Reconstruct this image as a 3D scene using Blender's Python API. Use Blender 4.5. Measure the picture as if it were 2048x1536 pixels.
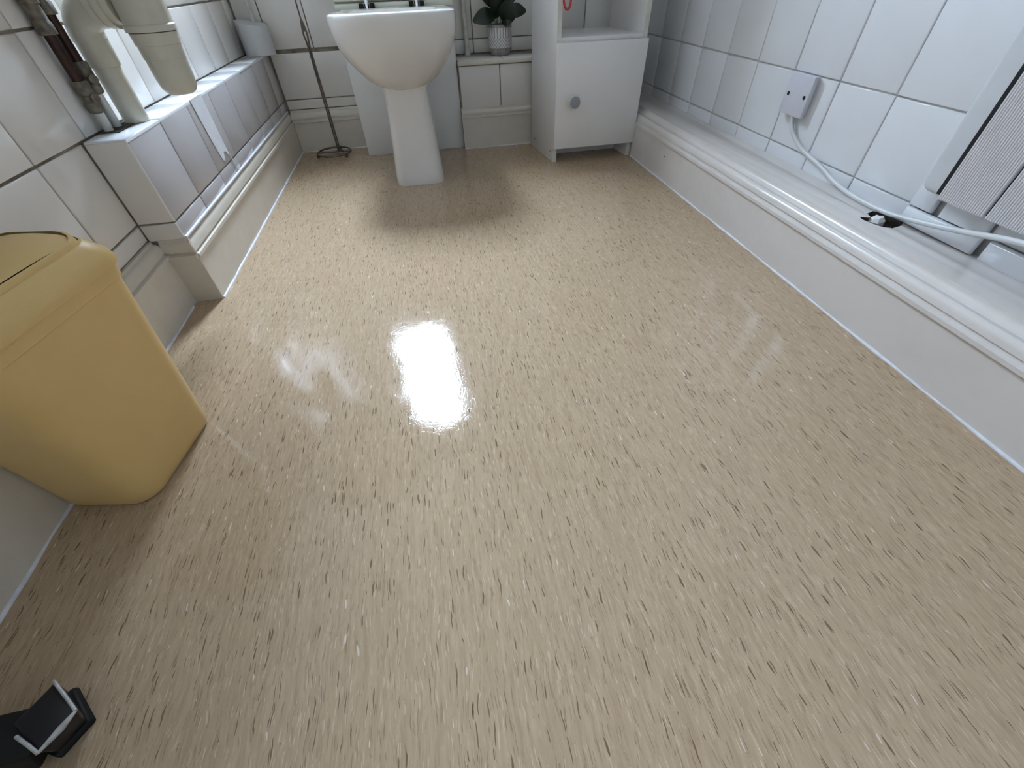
import bpy, bmesh, math, random
from mathutils import Matrix, Vector

random.seed(7)
S = bpy.context.scene
COL = S.collection
for _o in list(bpy.data.objects):
    bpy.data.objects.remove(_o)

# ---------------------------------------------------------------- camera
cam_data = bpy.data.cameras.new('camera')
cam = bpy.data.objects.new('camera', cam_data)
COL.objects.link(cam)
F_PX = 829.3
cam_data.sensor_fit = 'HORIZONTAL'
cam_data.sensor_width = 36.0
cam_data.lens = F_PX / 2048.0 * 36.0
cam_data.clip_start = 0.01
YAW, PITCH, ROLL = -0.15882, 0.78724, -0.0404
_cy, _sy = math.cos(YAW), math.sin(YAW)
_cp, _sp = math.cos(PITCH), math.sin(PITCH)
_cr, _sr = math.cos(ROLL), math.sin(ROLL)
Rz = Matrix(((_cy, _sy, 0), (-_sy, _cy, 0), (0, 0, 1)))
Rb = Matrix(((1, 0, 0), (0, 0, -1), (0, 1, 0)))
Rx = Matrix(((1, 0, 0), (0, _cp, -_sp), (0, _sp, _cp)))
Rr = Matrix(((_cr, -_sr, 0), (_sr, _cr, 0), (0, 0, 1)))
Mc = Rr @ Rx @ Rb @ Rz
right, down, fwd = Mc[0], Mc[1], Mc[2]
mw = Matrix.Identity(4)
for i in range(3):
    mw[i][0] = right[i]; mw[i][1] = -down[i]; mw[i][2] = -fwd[i]
mw[0][3], mw[1][3], mw[2][3] = 0.0, 0.0, 0.54
cam.matrix_world = mw
S.camera = cam

# ---------------------------------------------------------------- world, light, exposure
W = bpy.data.worlds.new('world'); S.world = W; W.use_nodes = True
_nt = W.node_tree; _bg = _nt.nodes['Background']
# overcast sky: brightness (1 + 2 sin e) / 3 above the horizon, plain ground below it
_tc = _nt.nodes.new('ShaderNodeTexCoord'); _sx = _nt.nodes.new('ShaderNodeSeparateXYZ')
_nt.links.new(_tc.outputs['Generated'], _sx.inputs[0])
_cr2 = _nt.nodes.new('ShaderNodeValToRGB'); _mr = _nt.nodes.new('ShaderNodeMapRange')
_mr.inputs['From Min'].default_value = -1.0
_nt.links.new(_sx.outputs[2], _mr.inputs['Value']); _nt.links.new(_mr.outputs[0], _cr2.inputs[0])
SKY_TINT = (0.665, 0.785, 1.0)
_e = _cr2.color_ramp.elements
_e[0].position = 0.495; _e[0].color = (0.075, 0.075, 0.07, 1)
_e[1].position = 0.505; _e[1].color = tuple(c * 0.333 for c in SKY_TINT) + (1,)
_q = _e.new(1.0); _q.color = tuple(min(1.0, c) for c in SKY_TINT) + (1,)
_nt.links.new(_cr2.outputs[0], _bg.inputs[0])
_bg.inputs[1].default_value = 95.0
S.view_settings.view_transform = 'Standard'
S.view_settings.look = 'None'
S.view_settings.exposure = 1.10
S.view_settings.gamma = 1.0
S.view_settings.use_curve_mapping = False

_pl = bpy.data.lights.new('window_portal', 'AREA'); _pl.shape = 'RECTANGLE'; _pl.size = 0.42; _pl.size_y = 1.2
_pl.cycles.is_portal = True
_po = bpy.data.objects.new('window_portal', _pl); COL.objects.link(_po)
_po.location = (-0.2325, 2.42, 1.62); _po.rotation_euler = (-math.pi / 2, 0, 0)

# ---------------------------------------------------------------- room numbers (metres)
XL, XR = -0.615, 0.93          # tile planes left / right
YB, YF = 2.14, -1.0            # tile plane at the back, wall behind the camera
ZC = 2.40
P = 0.1535                     # tile pitch
ROWS = [0.150, 0.1845, 0.338, 0.4915, 0.645, 0.7985]
TT = 0.0035                    # how proud the tiles are of the grout

# ---------------------------------------------------------------- materials
def nodes_of(name):
    m = bpy.data.materials.new(name); m.use_nodes = True
    nt = m.node_tree
    return m, nt, nt.nodes['Principled BSDF']

def ramp(nt, fac, stops):
    r = nt.nodes.new('ShaderNodeValToRGB')
    e = r.color_ramp.elements
    e[0].position, e[0].color = stops[0][0], (*stops[0][1], 1)
    e[1].position, e[1].color = stops[1][0], (*stops[1][1], 1)
    for p, c in stops[2:]:
        q = e.new(p); q.color = (*c, 1)
    nt.links.new(fac, r.inputs[0])
    return r.outputs[0]

def coord(nt, scale=(1, 1, 1), loc=(0, 0, 0), rot=(0, 0, 0), kind='Object'):
    tc = nt.nodes.new('ShaderNodeTexCoord'); mp = nt.nodes.new('ShaderNodeMapping')
    mp.inputs['Scale'].default_value = scale; mp.inputs['Location'].default_value = loc
    mp.inputs['Rotation'].default_value = rot
    nt.links.new(tc.outputs[kind], mp.inputs['Vector'])
    return mp.outputs[0]

def noise(nt, vec, scale, detail=3, rough=0.55):
    n = nt.nodes.new('ShaderNodeTexNoise')
    n.inputs['Scale'].default_value = scale; n.inputs['Detail'].default_value = detail
    n.inputs['Roughness'].default_value = rough
    if vec is not None: nt.links.new(vec, n.inputs['Vector'])
    return n

def mixc(nt, fac, a, b, mode='MIX'):
    m = nt.nodes.new('ShaderNodeMix'); m.data_type = 'RGBA'; m.blend_type = mode
    for sock, v in ((m.inputs[0], fac), (m.inputs[6], a), (m.inputs[7], b)):
        if isinstance(v, (int, float)): sock.default_value = v
        elif isinstance(v, tuple): sock.default_value = (*v, 1) if len(v) == 3 else v
        else: nt.links.new(v, sock)
    return m.outputs[2]

def math_(nt, op, a, b=None):
    m = nt.nodes.new('ShaderNodeMath'); m.operation = op
    for i, v in enumerate((a, b)):
        if v is None: continue
        if isinstance(v, (int, float)): m.inputs[i].default_value = v
        else: nt.links.new(v, m.inputs[i])
    return m.outputs[0]

def bump(nt, b, height, strength, dist=0.001, normal=None):
    n = nt.nodes.new('ShaderNodeBump'); n.inputs['Strength'].default_value = strength
    n.inputs['Distance'].default_value = dist
    nt.links.new(height, n.inputs['Height'])
    if normal is not None: nt.links.new(normal, n.inputs['Normal'])
    if b is not None: nt.links.new(n.outputs[0], b.inputs['Normal'])
    return n.outputs[0]

def plain(name, col, rough=0.4, metal=0.0, var=0.06, vscale=30.0, bump_s=0.0, coat=0.0, spec=0.5):
    m, nt, b = nodes_of(name)
    v = coord(nt)
    n = noise(nt, v, vscale)
    c = ramp(nt, n.outputs[0], [(0.3, tuple(max(0, x * (1 - var)) for x in col)), (0.7, tuple(min(1, x * (1 + var)) for x in col))])
    nt.links.new(c, b.inputs['Base Color'])
    b.inputs['Roughness'].default_value = rough; b.inputs['Metallic'].default_value = metal
    b.inputs['Specular IOR Level'].default_value = spec
    b.inputs['Coat Weight'].default_value = coat
    if bump_s: bump(nt, b, noise(nt, v, vscale * 3).outputs[0], bump_s)
    return m

def tile_mat(name, col):
    m, nt, b = nodes_of(name)
    v = coord(nt, kind='Object')
    info = nt.nodes.new('ShaderNodeObjectInfo')
    n = noise(nt, v, 9, 2)
    c = ramp(nt, n.outputs[0], [(0.3, tuple(x * 0.97 for x in col)), (0.7, col)])
    c2 = mixc(nt, math_(nt, 'MULTIPLY', info.outputs['Random'], 0.06), c, (col[0] * .75, col[1] * .75, col[2] * .72))
    nt.links.new(c2, b.inputs['Base Color'])
    b.inputs['Roughness'].default_value = 0.12
    b.inputs['Specular IOR Level'].default_value = 0.5
    bump(nt, b, noise(nt, v, 14, 2).outputs[0], 0.10, 0.002)
    return m

M_TILE = tile_mat('tile_glaze', (0.82, 0.83, 0.85))
M_TILE_OLD = tile_mat('tile_glaze_aged', (0.81, 0.77, 0.72))
M_TILE_SHADED = tile_mat('tile_glaze_shaded', (0.55, 0.525, 0.525))  # white tile darkened: shade on the left boxing's face put into the colour

def grout_mat(name, col, dark):
    m, nt, b = nodes_of(name)
    n = noise(nt, coord(nt), 22, 5, 0.7)
    c = ramp(nt, n.outputs[0], [(0.35, dark), (0.62, col)])
    nt.links.new(c, b.inputs['Base Color']); b.inputs['Roughness'].default_value = 0.85
    return m
M_GROUT = grout_mat('grout_grey', (0.60, 0.58, 0.56), (0.42, 0.40, 0.38))
M_GROUT_OLD = grout_mat('grout_stained', (0.33, 0.295, 0.245), (0.15, 0.115, 0.075))

def gloss_paint(name, col, dirt=(0.45, 0.38, 0.27), amount=0.35):
    m, nt, b = nodes_of(name)
    v = coord(nt, scale=(1, 1, 1))
    n1 = noise(nt, v, 5, 6, 0.7); n2 = noise(nt, v, 60, 3)
    f = ramp(nt, n1.outputs[0], [(0.45, (0, 0, 0)), (0.8, (1, 1, 1))])
    fm = math_(nt, 'MULTIPLY', f, amount)
    c = mixc(nt, fm, col, dirt)
    nt.links.new(c, b.inputs['Base Color'])
    b.inputs['Roughness'].default_value = 0.22
    bump(nt, b, n2.outputs[0], 0.10, 0.0015, bump(nt, None, noise(nt, v, 11, 3).outputs[0], 0.25, 0.002))
    return m
M_PAINT = gloss_paint('skirting_gloss', (0.75, 0.70, 0.66), amount=0.22)
M_PAINT_CREAM = gloss_paint('skirting_gloss_cream', (0.72, 0.66, 0.57), amount=0.35)
M_SEAL = plain('white_sealant', (0.74, 0.74, 0.78), 0.45, bump_s=0.4, var=0.12, vscale=60)
M_LAM = plain('white_laminate', (0.87, 0.84, 0.82), 0.33, var=0.02, vscale=6)
M_LAM_EDGE = plain('white_laminate_edge', (0.70, 0.68, 0.60), 0.4, var=0.1, vscale=25)
M_CERAMIC = plain('white_ceramic', (0.78, 0.75, 0.71), 0.07, var=0.02, vscale=5, coat=0.3)
M_BOARD = plain('white_board', (0.78, 0.77, 0.74), 0.35, var=0.03, vscale=6)
M_SEAT = plain('cream_seat_plastic', (0.66, 0.66, 0.55), 0.25, var=0.02)
M_CHROME = plain('chrome', (0.80, 0.80, 0.82), 0.12, 1.0, var=0.04)
M_STAND = plain('tarnished_steel', (0.16, 0.13, 0.11), 0.35, 0.8, var=0.25, vscale=80)
M_BLACK = plain('black_rubber', (0.007, 0.007, 0.007), 0.6, spec=0.3)
M_BLACK_GLOSS = plain('black_gloss', (0.006, 0.006, 0.009), 0.34, var=0.2, spec=0.35)
M_EDGE_SILVER = plain('worn_silver_edge', (0.46, 0.46, 0.45), 0.5, 0.3, var=0.2, vscale=120)
M_COPPER = plain('dull_copper', (0.055, 0.030, 0.024), 0.35, 0.75, var=0.35, vscale=60)
M_BRASS = plain('dirty_brass_fitting', (0.17, 0.145, 0.11), 0.5, 0.3, var=0.5, vscale=90, bump_s=0.6)
M_PIPEPAINT = plain('painted_pipe', (0.62, 0.61, 0.56), 0.35, var=0.15, vscale=50)
M_WASTE = plain('aged_white_plastic', (0.60, 0.57, 0.47), 0.28, var=0.09, vscale=14)
M_GREY_PLASTIC = plain('grey_white_plastic', (0.62, 0.63, 0.64), 0.35, var=0.02)
M_SPUR = plain('white_plastic', (0.66, 0.66, 0.72), 0.28, var=0.02)
M_CABLE = plain('white_cable', (0.66, 0.67, 0.66), 0.35, var=0.04)
M_GRILLE = plain('light_grey_grille', (0.80, 0.78, 0.79), 0.45, var=0.02)
M_DARK = plain('dark_void', (0.012, 0.011, 0.011), 0.9)
M_DIRT = plain('dark_dirt', (0.05, 0.04, 0.03), 0.9, var=0.5, vscale=80)
M_RED = plain('red_plastic', (0.55, 0.02, 0.03), 0.3, var=0.03)
M_LEAF = plain('dark_leaf', (0.008, 0.017, 0.008), 0.42, var=0.4, vscale=25)
M_STEM = plain('leaf_stem', (0.22, 0.24, 0.14), 0.5)
M_SOIL = plain('soil', (0.02, 0.015, 0.01), 0.95, var=0.5, vscale=150)
M_PLASTER = plain('painted_plaster', (0.86, 0.85, 0.82), 0.7, var=0.02, vscale=8)
M_TAPE = plain('white_tape', (0.78, 0.79, 0.82), 0.5, var=0.04, vscale=40, bump_s=0.2)
M_KNOB_FACE = plain('grey_knob_face', (0.30, 0.31, 0.34), 0.3, var=0.03)

def bin_mat():
    m, nt, b = nodes_of('mustard_plastic')
    v = coord(nt)
    n = noise(nt, v, 7, 4); n2 = noise(nt, v, 420, 2)
    c = ramp(nt, n.outputs[0], [(0.3, (0.70, 0.47, 0.18)), (0.7, (0.76, 0.52, 0.21))])
    nt.links.new(c, b.inputs['Base Color']); b.inputs['Roughness'].default_value = 0.42
    bump(nt, b, n2.outputs[0], 0.18, 0.0006)
    return m
M_BIN = bin_mat()

def floor_mat():
    m, nt, b = nodes_of('streaked_vinyl')
    # warp the coordinates a little so that the chips curl
    base = coord(nt)
    wn = noise(nt, coord(nt, scale=(1, 0.45, 1)), 26, 2)
    sub = nt.nodes.new('ShaderNodeVectorMath'); sub.operation = 'SUBTRACT'
    nt.links.new(wn.outputs['Color'], sub.inputs[0]); sub.inputs[1].default_value = (0.5, 0.5, 0.5)
    scl = nt.nodes.new('ShaderNodeVectorMath'); scl.operation = 'SCALE'; scl.inputs['Scale'].default_value = 0.014
    nt.links.new(sub.outputs[0], scl.inputs[0])
    add = nt.nodes.new('ShaderNodeVectorMath'); add.operation = 'ADD'
    nt.links.new(base, add.inputs[0]); nt.links.new(scl.outputs[0], add.inputs[1])
    wn2 = noise(nt, coord(nt, scale=(1, 0.5, 1)), 130, 2)
    sub2 = nt.nodes.new('ShaderNodeVectorMath'); sub2.operation = 'MULTIPLY_ADD'
    nt.links.new(wn2.outputs['Color'], sub2.inputs[0]); sub2.inputs[1].default_value = (0.0035, 0.0035, 0); nt.links.new(add.outputs[0], sub2.inputs[2])
    add = sub2
    def stretched(sx, sy, loc=(0, 0, 0)):
        mp = nt.nodes.new('ShaderNodeMapping')
        mp.inputs['Scale'].default_value = (sx, sy, 1); mp.inputs['Location'].default_value = loc
        nt.links.new(add.outputs[0], mp.inputs['Vector'])
        return mp.outputs[0]
    fine = noise(nt, stretched(1, 0.055), 560, 5, 0.72)
    mid = noise(nt, stretched(1, 0.06, (3, 1, 0)), 210, 4, 0.65)
    big = noise(nt, stretched(1, 0.6, (7, 2, 0)), 6, 3, 0.55)
    c = ramp(nt, fine.outputs[0], [(0.25, (0.270, 0.178, 0.102)), (0.45, (0.450, 0.322, 0.202)), (0.58, (0.505, 0.368, 0.236)), (0.78, (0.66, 0.515, 0.36))])
    c = mixc(nt, 0.45, c, ramp(nt, mid.outputs[0], [(0.28, (0.36, 0.245, 0.148)), (0.5, (0.49, 0.36, 0.232)), (0.72, (0.60, 0.45, 0.30))]))
    c = mixc(nt, math_(nt, 'MULTIPLY', big.outputs[0], 0.25), c, (0.46, 0.35, 0.245))
    def chips(c, scale, sy, loc, thr, rad, col, strength):
        v = nt.nodes.new('ShaderNodeTexVoronoi'); v.voronoi_dimensions = '2D'
        v.inputs['Scale'].default_value = scale; v.inputs['Randomness'].default_value = 1.0
        nt.links.new(stretched(1, sy, loc), v.inputs['Vector'])
        sep = nt.nodes.new('ShaderNodeSeparateColor'); nt.links.new(v.outputs['Color'], sep.inputs[0])
        pick = math_(nt, 'LESS_THAN', sep.outputs[0], thr)
        r = math_(nt, 'MULTIPLY', sep.outputs[1], rad)
        inside = math_(nt, 'LESS_THAN', v.outputs['Distance'], r)
        f = math_(nt, 'MULTIPLY', math_(nt, 'MULTIPLY', pick, inside), strength)
        return mixc(nt, f, c, col)
    c = chips(c, 820, 0.060, (0.3, 0.7, 0), 0.20, 0.52, (0.24, 0.155, 0.085), 0.55)
    c = chips(c, 520, 0.070, (1.3, 2.7, 0), 0.120, 0.42, (0.145, 0.086, 0.042), 0.80)
    c = chips(c, 820, 0.080, (5.3, 0.2, 0), 0.14, 0.48, (0.70, 0.58, 0.43), 0.50)
    c = chips(c, 330, 0.16, (2.1, 4.2, 0), 0.014, 0.32, (0.76, 0.69, 0.60), 0.75)
    c = chips(c, 300, 0.13, (8.1, 6.2, 0), 0.050, 0.34, (0.120, 0.068, 0.032), 0.80)
    nt.links.new(c, b.inputs['Base Color'])
    rr = noise(nt, coord(nt), 5, 4)
    mr = nt.nodes.new('ShaderNodeMapRange')
    mr.inputs['From Min'].default_value = 0.35; mr.inputs['From Max'].default_value = 0.7
    mr.inputs['To Min'].default_value = 0.05; mr.inputs['To Max'].default_value = 0.10
    nt.links.new(rr.outputs[0], mr.inputs['Value']); nt.links.new(mr.outputs[0], b.inputs['Roughness'])
    b.inputs['Specular IOR Level'].default_value = 0.42
    h1 = bump(nt, None, fine.outputs[0], 0.05, 0.0006)
    h2 = bump(nt, None, noise(nt, coord(nt), 240, 2).outputs[0], 0.14, 0.0006, h1)
    h3 = bump(nt, None, noise(nt, coord(nt), 16, 2).outputs[0], 0.12, 0.004, h2)
    bump(nt, b, noise(nt, coord(nt, scale=(1, 0.5, 1)), 75, 3).outputs[0], 0.10, 0.0012, h3)
    return m
M_FLOOR = floor_mat()

def pot_mat():
    m, nt, b = nodes_of('pot_relief_glaze')
    tc = nt.nodes.new('ShaderNodeTexCoord'); sep = nt.nodes.new('ShaderNodeSeparateXYZ')
    nt.links.new(tc.outputs['Object'], sep.inputs[0])
    ang = math_(nt, 'ARCTAN2', sep.outputs[1], sep.outputs[0])
    u = math_(nt, 'MULTIPLY', ang, 26 / (2 * math.pi))
    z = sep.outputs[2]
    # bands: ribs high up, a zigzag row in the middle, arches below
    zig = math_(nt, 'PINGPONG', math_(nt, 'MULTIPLY', z, 90.0), 0.5)
    low = math_(nt, 'LESS_THAN', z, 0.052)
    shift = math_(nt, 'MULTIPLY', zig, low)
    tri = math_(nt, 'PINGPONG', math_(nt, 'ADD', u, shift), 0.5)
    tri2 = math_(nt, 'PINGPONG', math_(nt, 'SUBTRACT', u, shift), 0.5)
    line = math_(nt, 'GREATER_THAN', math_(nt, 'MINIMUM', tri, tri2), 0.10)
    rib = math_(nt, 'GREATER_THAN', tri, 0.17)
    pat = nt.nodes.new('ShaderNodeMix'); pat.data_type = 'FLOAT'
    nt.links.new(low, pat.inputs[0]); nt.links.new(rib, pat.inputs[2]); nt.links.new(line, pat.inputs[3])
    band = math_(nt, 'MULTIPLY', math_(nt, 'GREATER_THAN', z, 0.021), math_(nt, 'LESS_THAN', z, 0.084))
    f = math_(nt, 'MULTIPLY', pat.outputs[0], band)
    n = noise(nt, coord(nt), 60, 4)
    taupe = ramp(nt, n.outputs[0], [(0.3, (0.25, 0.21, 0.185)), (0.7, (0.42, 0.38, 0.35))])
    c = mixc(nt, f, taupe, (0.72, 0.71, 0.68))
    nt.links.new(c, b.inputs['Base Color']); b.inputs['Roughness'].default_value = 0.4
    bump(nt, b, f, 0.6, 0.002)
    return m
M_POT = pot_mat()

def wall_upper_mat():
    m, nt, b = nodes_of('upper_wall_tiling')
    br = nt.nodes.new('ShaderNodeTexBrick')
    br.offset = 0.0
    br.inputs['Scale'].default_value = 1.0
    br.inputs['Brick Width'].default_value = P; br.inputs['Row Height'].default_value = P
    br.inputs['Mortar Size'].default_value = 0.0016; br.inputs['Mortar Smooth'].default_value = 0.1
    br.inputs['Color1'].default_value = (0.75, 0.76, 0.77, 1); br.inputs['Color2'].default_value = (0.72, 0.73, 0.74, 1)
    br.inputs['Mortar'].default_value = (0.36, 0.35, 0.33, 1)
    tc = nt.nodes.new('ShaderNodeTexCoord'); nt.links.new(tc.outputs['UV'], br.inputs['Vector'])
    nt.links.new(br.outputs['Color'], b.inputs['Base Color'])
    b.inputs['Roughness'].default_value = 0.12
    return m
M_UPPER = wall_upper_mat()

def glass_mat():
    m, nt, b = nodes_of('window_glass')
    out = nt.nodes['Material Output']
    tr = nt.nodes.new('ShaderNodeBsdfTransparent'); tr.inputs[0].default_value = (0.95, 0.97, 0.96, 1)
    gl = nt.nodes.new('ShaderNodeBsdfGlossy'); gl.inputs['Roughness'].default_value = 0.02
    mx = nt.nodes.new('ShaderNodeMixShader'); mx.inputs[0].default_value = 0.06
    nt.links.new(tr.outputs[0], mx.inputs[1]); nt.links.new(gl.outputs[0], mx.inputs[2]); nt.links.new(mx.outputs[0], out.inputs[0])
    return m
M_PANE = glass_mat()

# ---------------------------------------------------------------- mesh helpers
def obj_from(name, me, mat, parent=None, smooth=None):
    if mat is not None and not me.materials: me.materials.append(mat)
    o = bpy.data.objects.new(name, me); COL.objects.link(o)
    if parent is not None: o.parent = parent
    if smooth is not None:
        me.polygons.foreach_set('use_smooth', [True] * len(me.polygons))
        if smooth < 180: me.set_sharp_from_angle(angle=math.radians(smooth))
    return o

def mesh(name, verts, faces):
    me = bpy.data.meshes.new(name); me.from_pydata([tuple(v) for v in verts], [], faces); me.update()
    bm = bmesh.new(); bm.from_mesh(me); bmesh.ops.recalc_face_normals(bm, faces=bm.faces); bm.to_mesh(me); bm.free()
    return me

def bm_mesh(name, bm):
    me = bpy.data.meshes.new(name); bm.to_mesh(me); bm.free(); return me

def box(name, lo, hi, mat, parent=None, bev=0.0, seg=2):
    bm = bmesh.new(); bmesh.ops.create_cube(bm, size=1.0)
    lo, hi = Vector(lo), Vector(hi)
    for v in bm.verts:
        v.co = Vector([lo[i] + (v.co[i] + 0.5) * (hi[i] - lo[i]) for i in range(3)])
    if bev: bmesh.ops.bevel(bm, geom=list(bm.edges), offset=bev, segments=seg, affect='EDGES', profile=0.5)
    bmesh.ops.recalc_face_normals(bm, faces=bm.faces)
    return obj_from(name, bm_mesh(name, bm), mat, parent, 40 if bev else None)

def hexa(name, pts, mat, parent=None, bev=0.0):
    """eight corners: bottom loop of four then the top loop of four"""
    bm = bmesh.new(); vs = [bm.verts.new(p) for p in pts]
    for f in ((0, 3, 2, 1), (4, 5, 6, 7), (0, 1, 5, 4), (1, 2, 6, 5), (2, 3, 7, 6), (3, 0, 4, 7)):
        bm.faces.new([vs[i] for i in f])
    if bev: bmesh.ops.bevel(bm, geom=list(bm.edges), offset=bev, segments=2, affect='EDGES', profile=0.5)
    bmesh.ops.recalc_face_normals(bm, faces=bm.faces)
    return obj_from(name, bm_mesh(name, bm), mat, parent, 40 if bev else None)

def prism(name, profile, axis, a, b, mat, parent=None, smooth=35):
    """closed 2-D profile swept straight along an axis; profile gives the two other coordinates in xyz order"""
    def p3(q, t):
        if axis == 'y': return (q[0], t, q[1])
        if axis == 'x': return (t, q[0], q[1])
        return (q[0], q[1], t)
    n = len(profile)
    v = [p3(q, a) for q in profile] + [p3(q, b) for q in profile]
    f = [(i, (i + 1) % n, n + (i + 1) % n, n + i) for i in range(n)] + [tuple(range(n)), tuple(range(n, 2 * n))]
    return obj_from(name, mesh(name, v, f), mat, parent, smooth)

def loft_mesh(name, rings, cap0=True, cap1=True):
    n = len(rings[0]); v = [p for r in rings for p in r]; f = []
    for k in range(len(rings) - 1):
        for i in range(n):
            f.append((k * n + i, k * n + (i + 1) % n, (k + 1) * n + (i + 1) % n, (k + 1) * n + i))
    if cap0: f.append(tuple(range(n)))
    if cap1: f.append(tuple(range((len(rings) - 1) * n, len(rings) * n)))
    return mesh(name, v, f)

def loft(name, rings, mat, parent=None, cap0=True, cap1=True, smooth=40):
    return obj_from(name, loft_mesh(name, rings, cap0, cap1), mat, parent, smooth)

def lathe(name, prof, mat, parent=None, at=(0, 0, 0), axis=(0, 0, 1), n=28, smooth=40):
    q = Vector((0, 0, 1)).rotation_difference(Vector(axis).normalized())
    rings = []
    for r, z in prof:
        rings.append([q @ Vector((r * math.cos(2 * math.pi * i / n), r * math.sin(2 * math.pi * i / n), z)) + Vector(at) for i in range(n)])
    return loft(name, rings, mat, parent, True, True, smooth)

def catmull(pts, sub):
    pts = [Vector(p) for p in pts]; out = []
    for i in range(len(pts) - 1):
        p0 = pts[max(i - 1, 0)]; p1 = pts[i]; p2 = pts[i + 1]; p3 = pts[min(i + 2, len(pts) - 1)]
        for k in range(sub):
            t = k / sub
            out.append(0.5 * ((2 * p1) + (p2 - p0) * t + (2 * p0 - 5 * p1 + 4 * p2 - p3) * t * t + (3 * p1 - p0 - 3 * p2 + p3) * t ** 3))
    out.append(pts[-1]); return out

def tube(name, pts, r, mat, parent=None, n=10, sub=0, closed=False, smooth=60):
    pts = catmull(pts, sub) if sub else [Vector(p) for p in pts]
    m = len(pts); rings = []; up = None
    for i, p in enumerate(pts):
        if closed: d = pts[(i + 1) % m] - pts[i - 1]
        else: d = pts[min(i + 1, m - 1)] - pts[max(i - 1, 0)]
        d.normalize()
        if up is None:
            up = Vector((0, 0, 1)) if abs(d.z) < 0.9 else Vector((1, 0, 0))
        a = d.cross(up).normalized(); up = a.cross(d).normalized()
        rr = r(i / max(m - 1, 1)) if callable(r) else r
        rings.append([p + rr * (math.cos(2 * math.pi * k / n) * a + math.sin(2 * math.pi * k / n) * up) for k in range(n)])
    if closed:
        rings.append(rings[0])
        me = loft_mesh(name, rings, False, False)
        return obj_from(name, me, mat, parent, smooth)
    return loft(name, rings, mat, parent, True, True, smooth)

def tag(o, label=None, cat=None, group=None, kind=None):
    if label: o['label'] = label
    if cat: o['category'] = cat
    if group: o['group'] = group
    if kind: o['kind'] = kind
    return o

def thing(name, label, cat, loc=(0, 0, 0), group=None):
    o = bpy.data.objects.new(name, None); COL.objects.link(o); o.location = loc
    o.empty_display_size = 0.02
    return tag(o, label, cat, group)

def struct(o): o['kind'] = 'structure'; return o

_tile_cache = {}
def tile_mesh(w, h, t, mat):
    key = (round(w, 4), round(h, 4), round(t, 4), mat.name)
    if key in _tile_cache: return _tile_cache[key]
    b = min(0.0022, w * 0.15, h * 0.15)
    rings = []
    for inset, z in ((0, -0.002), (0, t * 0.45), (b * 0.35, t * 0.85), (b, t)):
        x, y = w / 2 - inset, h / 2 - inset
        rings.append([(-x, -y, z), (x, -y, z), (x, y, z), (-x, y, z)])
    me = loft_mesh('tile', rings, False, True)
    me.materials.append(mat)
    me.polygons.foreach_set('use_smooth', [True] * len(me.polygons))
    me.set_sharp_from_angle(angle=math.radians(50))
    _tile_cache[key] = me
    return me

def tile_panel(parent, origin, U, V, us, vs, mat, gap=0.0032, wobble=0.004, skip=None, t=TT, name='tile'):
    """tiles one by one on the plane origin + u*U + v*V; us / vs are the joint lines"""
    U, V = Vector(U), Vector(V); N = U.cross(V)
    for i in range(len(us) - 1):
        for j in range(len(vs) - 1):
            if skip and skip((us[i] + us[i + 1]) / 2, (vs[j] + vs[j + 1]) / 2): continue
            w, h = us[i + 1] - us[i] - gap, vs[j + 1] - vs[j] - gap
            if w < 0.004 or h < 0.004: continue
            o = bpy.data.objects.new(name, tile_mesh(w, h, t, mat)); COL.objects.link(o); o.parent = parent
            c = Vector(origin) + U * (us[i] + us[i + 1]) / 2 + V * (vs[j] + vs[j + 1]) / 2
            rot = Matrix((U, V, N)).transposed().to_4x4()
            tilt = Matrix.Rotation(random.uniform(-wobble, wobble), 4, 'X') @ Matrix.Rotation(random.uniform(-wobble, wobble), 4, 'Y')
            o.matrix_local = Matrix.Translation(c + N * random.uniform(-0.0004, 0.0004)) @ rot @ tilt

def lines(start, lo, hi, pitch=P):
    k0 = math.floor((lo - start) / pitch) + 1
    out = [lo]
    x = start + k0 * pitch
    while x < hi - 0.012:
        if x > lo + 0.012: out.append(x)
        x += pitch
    out.append(hi)
    return out

def uv_panel(name, corners, wh, mat, parent):
    me = bpy.data.meshes.new(name); me.from_pydata(corners, [], [(0, 1, 2, 3)])
    uv = me.uv_layers.new(name='UVMap')
    for i, c in enumerate(((0, 0), (wh[0], 0), (wh[0], wh[1]), (0, wh[1]))): uv.data[i].uv = c
    me.update()
    return obj_from(name, me, mat, parent)

# ---------------------------------------------------------------- room shell
floor = struct(box('floor', (-0.75, YF - 0.1, -0.03), (1.06, 2.40, 0.0), M_FLOOR))
ceiling = struct(box('ceiling', (-0.75, YF - 0.1, ZC), (1.06, 2.40, ZC + 0.05), M_PLASTER))
G = TT  # the grout face lies this far behind the tile face
wall_left = struct(box('wall_left', (-0.75, YF - 0.1, 0), (XL - G, 2.40, ZC), M_GROUT_OLD))
wall_right = struct(box('wall_right', (XR + G, YF - 0.1, 0), (1.06, 2.40, ZC), M_GROUT))
wall_front = struct(box('wall_front', (-0.75, YF - 0.1, 0), (1.06, YF, ZC), M_PLASTER))
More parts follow.
